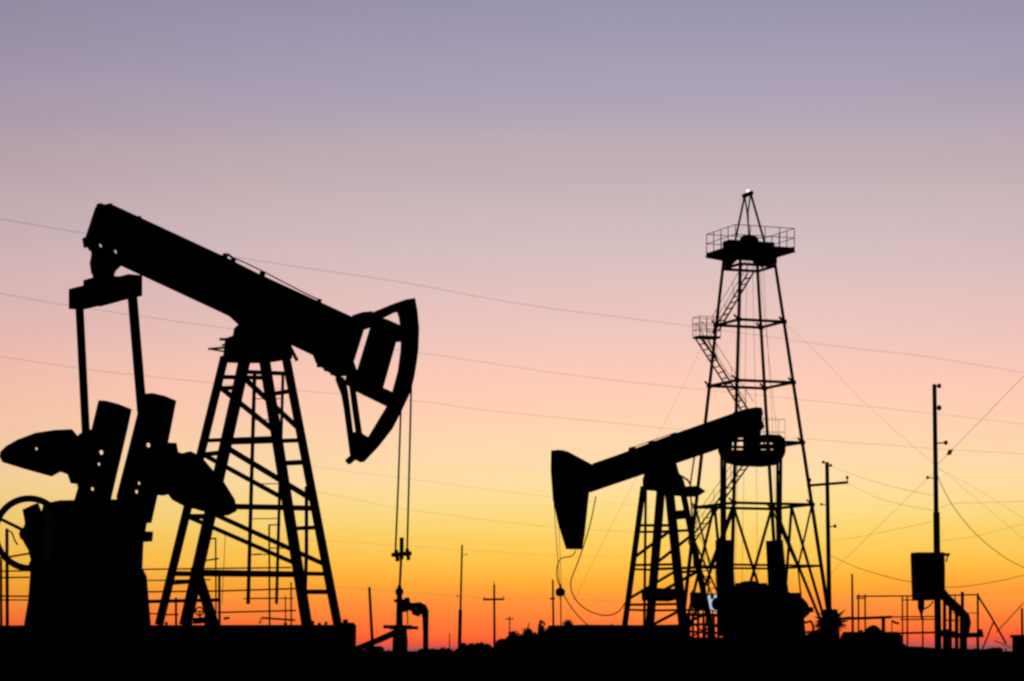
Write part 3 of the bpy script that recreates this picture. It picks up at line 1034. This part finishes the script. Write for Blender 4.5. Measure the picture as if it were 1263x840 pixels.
def valve():
    F = Frame(255, 760, 70, 10)
    b = F.at(255, 812)
    b.z = gz(b.x, b.y)
    T = Thing('valve_manifold', 'small pipe valve cluster seen between the near post legs', 'valve', b)
    m = MB()
    F.tube(m, [(258, 748), (258, 812)], 6, 10)
    F.tube(m, [(238, 766, 0), (266, 764, 0)], 4, 10)
    T.part('valve_body', m, 'rust')
    m = MB()
    c = F.at(246, 754)
    m.ring(c, F.a, V((0, 0, 1)), 5 * F.px, 1.0 * F.px, 20, 6)
    m.bar(c - F.a * 5 * F.px, c + F.a * 5 * F.px, 1.4 * F.px, 1.2 * F.px)
    F.tube(m, [(246, 754, 0), (247, 764, 0)], 1.2, 6)
    T.part('hand_wheel', m, 'rust')
valve()

rack('railing', 'low broken pipe railing between the far post and its crank', 124, 6,
     [(850, 752, 812, 3), (855, 756, 812, 2.2), (861, 748, 812, 3.4), (868, 756, 812, 2.6), (874, 752, 812, 3.2), (881, 757, 812, 2.2), (886, 754, 812, 2.6)],
     [((847, 758), (890, 759), 4), ((847, 771), (866, 770), (890, 773), 3.2), ((850, 779), (890, 781), 3), ((851, 786), (889, 768), 2.4), ((852, 766), (880, 790), 2)], 868)
# ------------------------------------------------------------------ low things along the skyline
def wall():
    D = 118
    F = Frame(790, 785, D, 3)
    b = F.at(790, 806)
    b.z = gz(b.x, b.y)
    T = Thing('low_wall', 'long low flat topped wall behind the far pumpjack', 'wall', b)
    m = MB()
    F.slab(m, [(677, 773), (846, 771.5), (846, 815), (677, 815)], 0, .3)
    T.part('wall_body', m, 'concrete')
    m = MB()
    F.slab(m, [(676, 771.5), (720, 770.5), (790, 771), (847, 770), (847, 773), (676, 774.5)], 0, .42)
    T.part('coping', m, 'concrete')
wall()
def lying_tank():
    D = 116
    F = Frame(1076, 790, D, 4)
    b = F.at(1076, 808)
    b.z = gz(b.x, b.y)
    T = Thing('storage_tank', 'low black tank lying on the ground below the pipe rack', 'tank', b)
    m = MB()
    F.tube(m, [(1038, 796, 0), (1041, 796, 0), (1108, 796, 0), (1111, 796, 0)], [13, 17, 17, 13], 20)
    T.part('shell', m, 'iron', smooth=True)
    for x in (1055, 1095):
        m = MB()
        F.slab(m, [(x - 4, 800), (x + 4, 800), (x + 4, 816), (x - 4, 816)], 0, .9)
        T.part('saddle', m, 'concrete')
    m = MB()
    F.tube(m, [(1062, 782, 0), (1062, 777, 0)], 2.4, 8)
    T.part('hatch', m, 'iron')
lying_tank()
def hut():
    D = 122
    F = Frame(1275, 790, D, 6)
    b = F.at(1275, 808)
    b.z = gz(b.x, b.y)
    T = Thing('small_hut', 'small flat roofed hut cut off by the right edge', 'hut', b)
    m = MB()
    F.slab(m, [(1254.5, 786), (1300, 786), (1300, 815), (1254.5, 815)], 0, 1.4)
    T.part('wall', m, 'concrete')
    m = MB()
    F.slab(m, [(1252.5, 783), (1302, 783), (1302, 786.5), (1252.5, 786.5)], 0, 1.6)
    T.part('roof', m, 'steel')
    m = MB()
    F.slab(m, [(1270, 791), (1284, 791), (1284, 815), (1270, 815)], .72, .05)
    T.part('door', m, 'wood')
hut()

def mound(px, D, half, top, seed):
    rnd = random.Random(seed)
    u = D / FPX
    cx_, zt = (px - W0 / 2) * u, EYE + (HOR - top) * u - GROUND
    hw, dp = half * u, 5.0
    ph = [rnd.uniform(0, 6.28) for _ in range(6)]
    m = MB()
    nx_, ny_ = 70, 16
    for j in range(ny_ + 1):
        for i in range(nx_ + 1):
            s, t = -1 + 2 * i / nx_, -1 + 2 * j / ny_
            e = max(0.0, 1 - s * s) ** .8 * max(0.0, 1 - t * t)
            n = .14 * math.sin(s * 7 + ph[0]) + .10 * math.sin(s * 15 + t * 4 + ph[1]) + .07 * math.sin(s * 31 + ph[2] + t * 7) + .05 * math.sin(s * 57 + ph[3] + 9 * t)
            m.v.append(V((cx_ + s * hw, D + t * dp, GROUND - .08 + (zt + .08) * e * (1 + n * (1 - .3 * abs(s))))))
    for j in range(ny_):
        for i in range(nx_):
            a = j * (nx_ + 1) + i
            m.f.append((a, a + 1, a + nx_ + 2, a + nx_ + 1))
    o = link('earth_mound', m, 'soil', smooth=True)
    o['kind'] = 'structure'
for k, a in enumerate(((648, 122, 52, 784), (590, 120, 40, 796), (672, 108, 44, 785), (740, 104, 80, 786), (1076, 110, 46, 780), (1150, 112, 90, 799), (510, 80, 70, 801), (1008, 118, 34, 783), (850, 106, 60, 795))):
    mound(*a, k)

# board and pale sheet hung at the foot of the derrick
def sheets():
    F = Frame(870, 745, 140, -8)
    b = F.at(872, 806)
    b.z = gz(b.x, b.y)
    T = Thing('site_board', 'dark teal board on two stakes behind the far pumpjack', 'board', b)
    m = MB()
    F.slab(m, [(851, 730.5), (869, 730.5), (868, 752), (860, 753), (851, 748)], 0, .03)
    T.part('panel', m, 'teal')
    for x in (854, 867):
        m = MB()
        F.tube(m, [(x, 728, -.05), (x, 812, -.05)], .9, 6)
        T.part('stake', m, 'wood')
    # a pale bluish sheet: added emission replaces sky light reflected off it
    T2 = Thing('glowing_sheet', 'pale bluish sheet given its own glow beside the dark teal board', 'lamp', F.at(878, 806))  # not a real lamp: a sheet whose added glow stands in for reflected sky
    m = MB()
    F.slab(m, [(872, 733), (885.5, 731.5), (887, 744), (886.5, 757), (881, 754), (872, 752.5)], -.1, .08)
    T2.part('sheet_backing', m, 'steel')
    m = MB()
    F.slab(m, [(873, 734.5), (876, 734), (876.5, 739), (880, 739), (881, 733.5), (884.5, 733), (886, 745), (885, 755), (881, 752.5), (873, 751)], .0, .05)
    T2.part('glow_panel', m, 'sheetglow')
    m = MB()
    F.tube(m, [(879, 748, -.18), (879, 812, -.18)], .9, 6)
    T2.part('stake', m, 'wood')
sheets()

# ------------------------------------------------------------------ plants
def shrub(label, px, top, D, w, n=500, group='dark bushes along the skyline', leaf=.07):
    u = D / FPX
    x = (px - W0 / 2) * u
    zb = gz(x, D)
    h = EYE + (HOR - top) * u - zb
    T = Thing('shrub', label, 'shrub', V((x, D, zb)), group)
    rw = w * u / 2
    m = MB()
    for k in range(7):
        a = 2 * math.pi * k / 7
        e = V((x + rw * .7 * math.cos(a), D + rw * .5 * math.sin(a), zb + h * random.uniform(.6, .95)))
        m.tube([V((x, D, zb - .1)), V((x, D, zb)).lerp(e, .5) + V((0, 0, h * .08)), e], [.03, .02, .008], 5)
    T.part('stem', m, 'twig')
    m = MB()
    cl = [(random.uniform(-.7, .7), random.uniform(-.5, .5), random.uniform(.15, .78), random.uniform(.3, .5)) for _ in range(12)]
    for i in range(n):
        c = random.choice(cl)
        d = V((random.gauss(0, 1), random.gauss(0, 1), random.gauss(0, 1))).normalized() * (c[3] * random.random() ** .4)
        p = V((x + (c[0] + d.x) * rw, D + (c[1] + d.y) * rw, zb + max(.03, min(1.02, c[2] + d.z * .8)) * h))
        a = V((random.gauss(0, 1), random.gauss(0, 1), random.gauss(0, 1))).normalized()
        b = a.orthogonal().normalized()
        s = leaf * random.uniform(.6, 1.3)
        m.quad(p - a * s, p + b * s * .5, p + a * s, p - b * s * .5)
    T.part('foliage', m, 'leaf')
for i, (px, top, D, w, lb) in enumerate((
        (672, 766, 116, 20, 'tallest narrow bush at the left end of the low wall'),
        (656, 775, 114, 34, 'rounded bush just left of the tallest narrow bush'),
        (638, 778, 117, 34, 'broad bush under the farthest little pole'),
        (624, 789, 121, 26, 'low bush sloping down at the left end of the bush row'),
        (597, 794, 150, 24, 'small bush right at the foot of the one armed distant pole'),
        (578, 794, 144, 26, 'small bush right beside the foot of the slim tall pole'),
        (540, 799, 90, 40, 'flat bush right behind the bent flow pipe of the wellhead'),
        (455, 799, 90, 36, 'flat bush below the leaning pole stub'),
        (1005, 772, 128, 24, 'bush between the far pumpjack and the spiky plant'),
        (703, 766, 115, 22, 'small bush rising in front of the low wall near its left end'),
        (758, 768.5, 115, 18, 'small bush in front of the low wall nearest the far post'),
        (1215, 800, 120, 40, 'flat bush below the slanting pipe brace at right'))):
    shrub(lb, px, top, D, w, 2600 if w > 20 else 1500, leaf=.085)
def spiky():
    D = 112
    u = D / FPX
    x = (1024 - W0 / 2) * u
    zb = gz(x, D)
    T = Thing('spiky_plant', 'dark spiky plant with stiff blades below the crossarm pole', 'plant', V((x, D, zb)))
    m = MB()
    m.tube([V((x, D, zb - .1)), V((x, D, zb + .8)), V((x, D, zb + 1.85)), V((x, D, zb + 2.05))], [.46, .42, .36, .3], 12)
    T.part('trunk', m, 'twig')
    m = MB()
    c = V((x, D, zb + 1.45))
    for k in range(260):
        th, ph = random.uniform(-.7, 1.35), random.uniform(0, 2 * math.pi)
        d = V((math.cos(th) * math.cos(ph), math.cos(th) * math.sin(ph), math.sin(th)))
        L = random.uniform(.55, .86)
        s = d.cross(V((0, 0, 1)))
        s = s.normalized() * .05 if s.length > .01 else V((.05, 0, 0))
        p0 = c + d * .12
        p1 = c + d * L * .7 + V((0, 0, -.0))
        p2 = c + d * L - V((0, 0, .05))
        m.quad(p0 - s, p0 + s, p1 + s * .8, p2, p1 - s * .8)
    for (dx, dz) in ((26, 9), (20, 18), (22, -3), (24, 3), (-21, 9), (-19, 1)):
        p2 = c + V((dx * u, 0, dz * u))
        d = (p2 - c).normalized()
        s = d.cross(V((0, 1, 0))).normalized() * .06
        m.quad(c - s, c + s, c + (p2 - c) * .75 + s * .6, p2, c + (p2 - c) * .75 - s * .6)
    T.part('blades', m, 'leaf')
spiky()
# rough grass and weeds on the rise: uncountable
m = MB()
for i in range(9000):
    y = 42 + 190 * random.random() ** 1.6
    x = random.uniform(-.21, .21) * y
    z = hgt(x, y)
    h = random.uniform(.05, .2) if random.random() < .93 else random.uniform(.2, .34)
    a = random.uniform(0, math.pi)
    s = V((math.cos(a), math.sin(a), 0)) * random.uniform(.01, .03)
    t = V((random.gauss(0, .06), random.gauss(0, .06), h))
    p = V((x, y, z - .02))
    m.quad(p - s, p + s, p + t)
o = link('grass', m, 'leaf')
o['kind'] = 'stuff'

# ------------------------------------------------------------------ wires
def wire(label, pts, D, dia, group='power cables crossing the sky', D2=None):
    n = len(pts)
    xs = [p[0] for p in pts]
    D2 = D if D2 is None else D2
    q = []
    for (x, y) in pts:
        t = (x - xs[0]) / (xs[-1] - xs[0])
        q.append(P(x, y, 1 / ((1 - t) / D + t / D2)))
    m = MB()
    m.tube(smooth_path(q), dia / 2 * (.8 if D > 120 else .95), 5)
    b = q[0].copy()
    solo('power_cable', label, 'cable', m, 'cable', b, group)
wire('highest power cable, passing above the near horse head', [(-80, 256), (0, 270), (100, 287), (320, 322), (500, 349), (650, 376), (850, 402), (960, 417), (1030, 427), (1150, 441), (1263, 460), (1340, 474)], 165, .026, D2=240)
wire('second highest power cable, passing behind the near horse head', [(-80, 348), (0, 362), (80, 376), (280, 405), (530, 437), (700, 462), (860, 480), (990, 493), (1150, 510), (1263, 523), (1340, 532)], 165, .022, D2=240)
wire('third power cable down, passing just below the near horse head', [(-80, 430), (0, 440), (120, 457), (270, 473), (515, 495), (600, 506), (760, 522), (830, 529), (1000, 542), (1150, 553), (1263, 560), (1340, 565)], 165, .021, D2=240)
LOW = 'thin low wires behind the pumpjacks'
wire('upper of the faint low wires running to the far horse head', [(340, 566), (420, 580), (500, 590), (660, 611), (760, 621), (900, 636)], 240, .016, LOW)
wire('middle of the faint low wires behind the far horse head', [(340, 598), (420, 612), (500, 628), (660, 648), (760, 655), (900, 662)], 240, .018, LOW)
wire('lowest faint wire level with the carrier bar', [(300, 662), (420, 668), (570, 678), (680, 685), (780, 687), (900, 690)], 240, .014, LOW)
wire('wire strung between the slim tall pole and the one armed pole', [(380, 722), (455, 727), (563, 735), (622, 739), (682, 738), (770, 742)], 215, .014, LOW)
RT = 'wires of the right hand poles'
wire('taut stay wire climbing from the tall right pole to the top right', [(1155.5, 574), (1171, 558), (1210, 518), (1263, 464), (1330, 396)], 99.5, .016, RT)
wire('stay wire sloping down left from the tall right pole', [(1020, 712), (1040, 692), (1090, 643), (1143, 591), (1153.5, 581)], 99.5, .012, RT)
wire('heavy sagging cable dropping right from the tall right pole', [(1156, 585), (1162, 600), (1176, 625), (1200, 655), (1230, 681), (1263, 700), (1340, 730)], 99.5, .028, RT)
wire('sagging cable between the crossarm pole and the transformer cabinet', [(1022, 684), (1045, 695), (1060, 701), (1100, 713), (1126, 718)], 169, .036, RT, 100)
wire('sagging cable curving up to the right of the transformer cabinet', [(1161, 724), (1180, 724), (1200, 722), (1235, 716), (1263, 709), (1330, 692)], 99.8, .024, RT)
wire('faint wire from the crossarm pole top to the tall right pole', [(1024, 575), (1060, 588), (1100, 600), (1154, 612)], 170, .017, RT, 100)
wire('faint wire from the crossarm tip to the tall right pole', [(1045, 596), (1080, 613), (1110, 622), (1155, 630)], 170, .017, RT, 100)
wire('faint wire level to the right of the tall right pole', [(1157, 628), (1175, 621), (1210, 620), (1263, 618), (1340, 612)], 99.6, .01, RT)
wire('faint wire rising to the right above the cabinet', [(1157, 668), (1200, 662), (1240, 652), (1263, 646), (1340, 622)], 99.6, .009, RT)
wire('faint wire rising from the crossarm pole towards the right', [(1022, 668), (1060, 662), (1110, 652), (1155, 642)], 170, .015, RT, 100)
wire('faint wire falling steeply at the right edge above the sagging cable', [(1157, 578), (1200, 600), (1263, 640), (1340, 690)], 99.6, .008, RT)
m = MB()
m.ball(P(1171.3, 558, 99.5), .085, (1, 1, 1.2))
m.bar(P(1168.5, 561, 99.5), P(1174.5, 555, 99.5), .07, .07)
solo('strain_insulator', 'small egg insulator threaded on the taut stay wire', 'insulator', m, 'porcelain', P(1171.3, 558, 99.5))
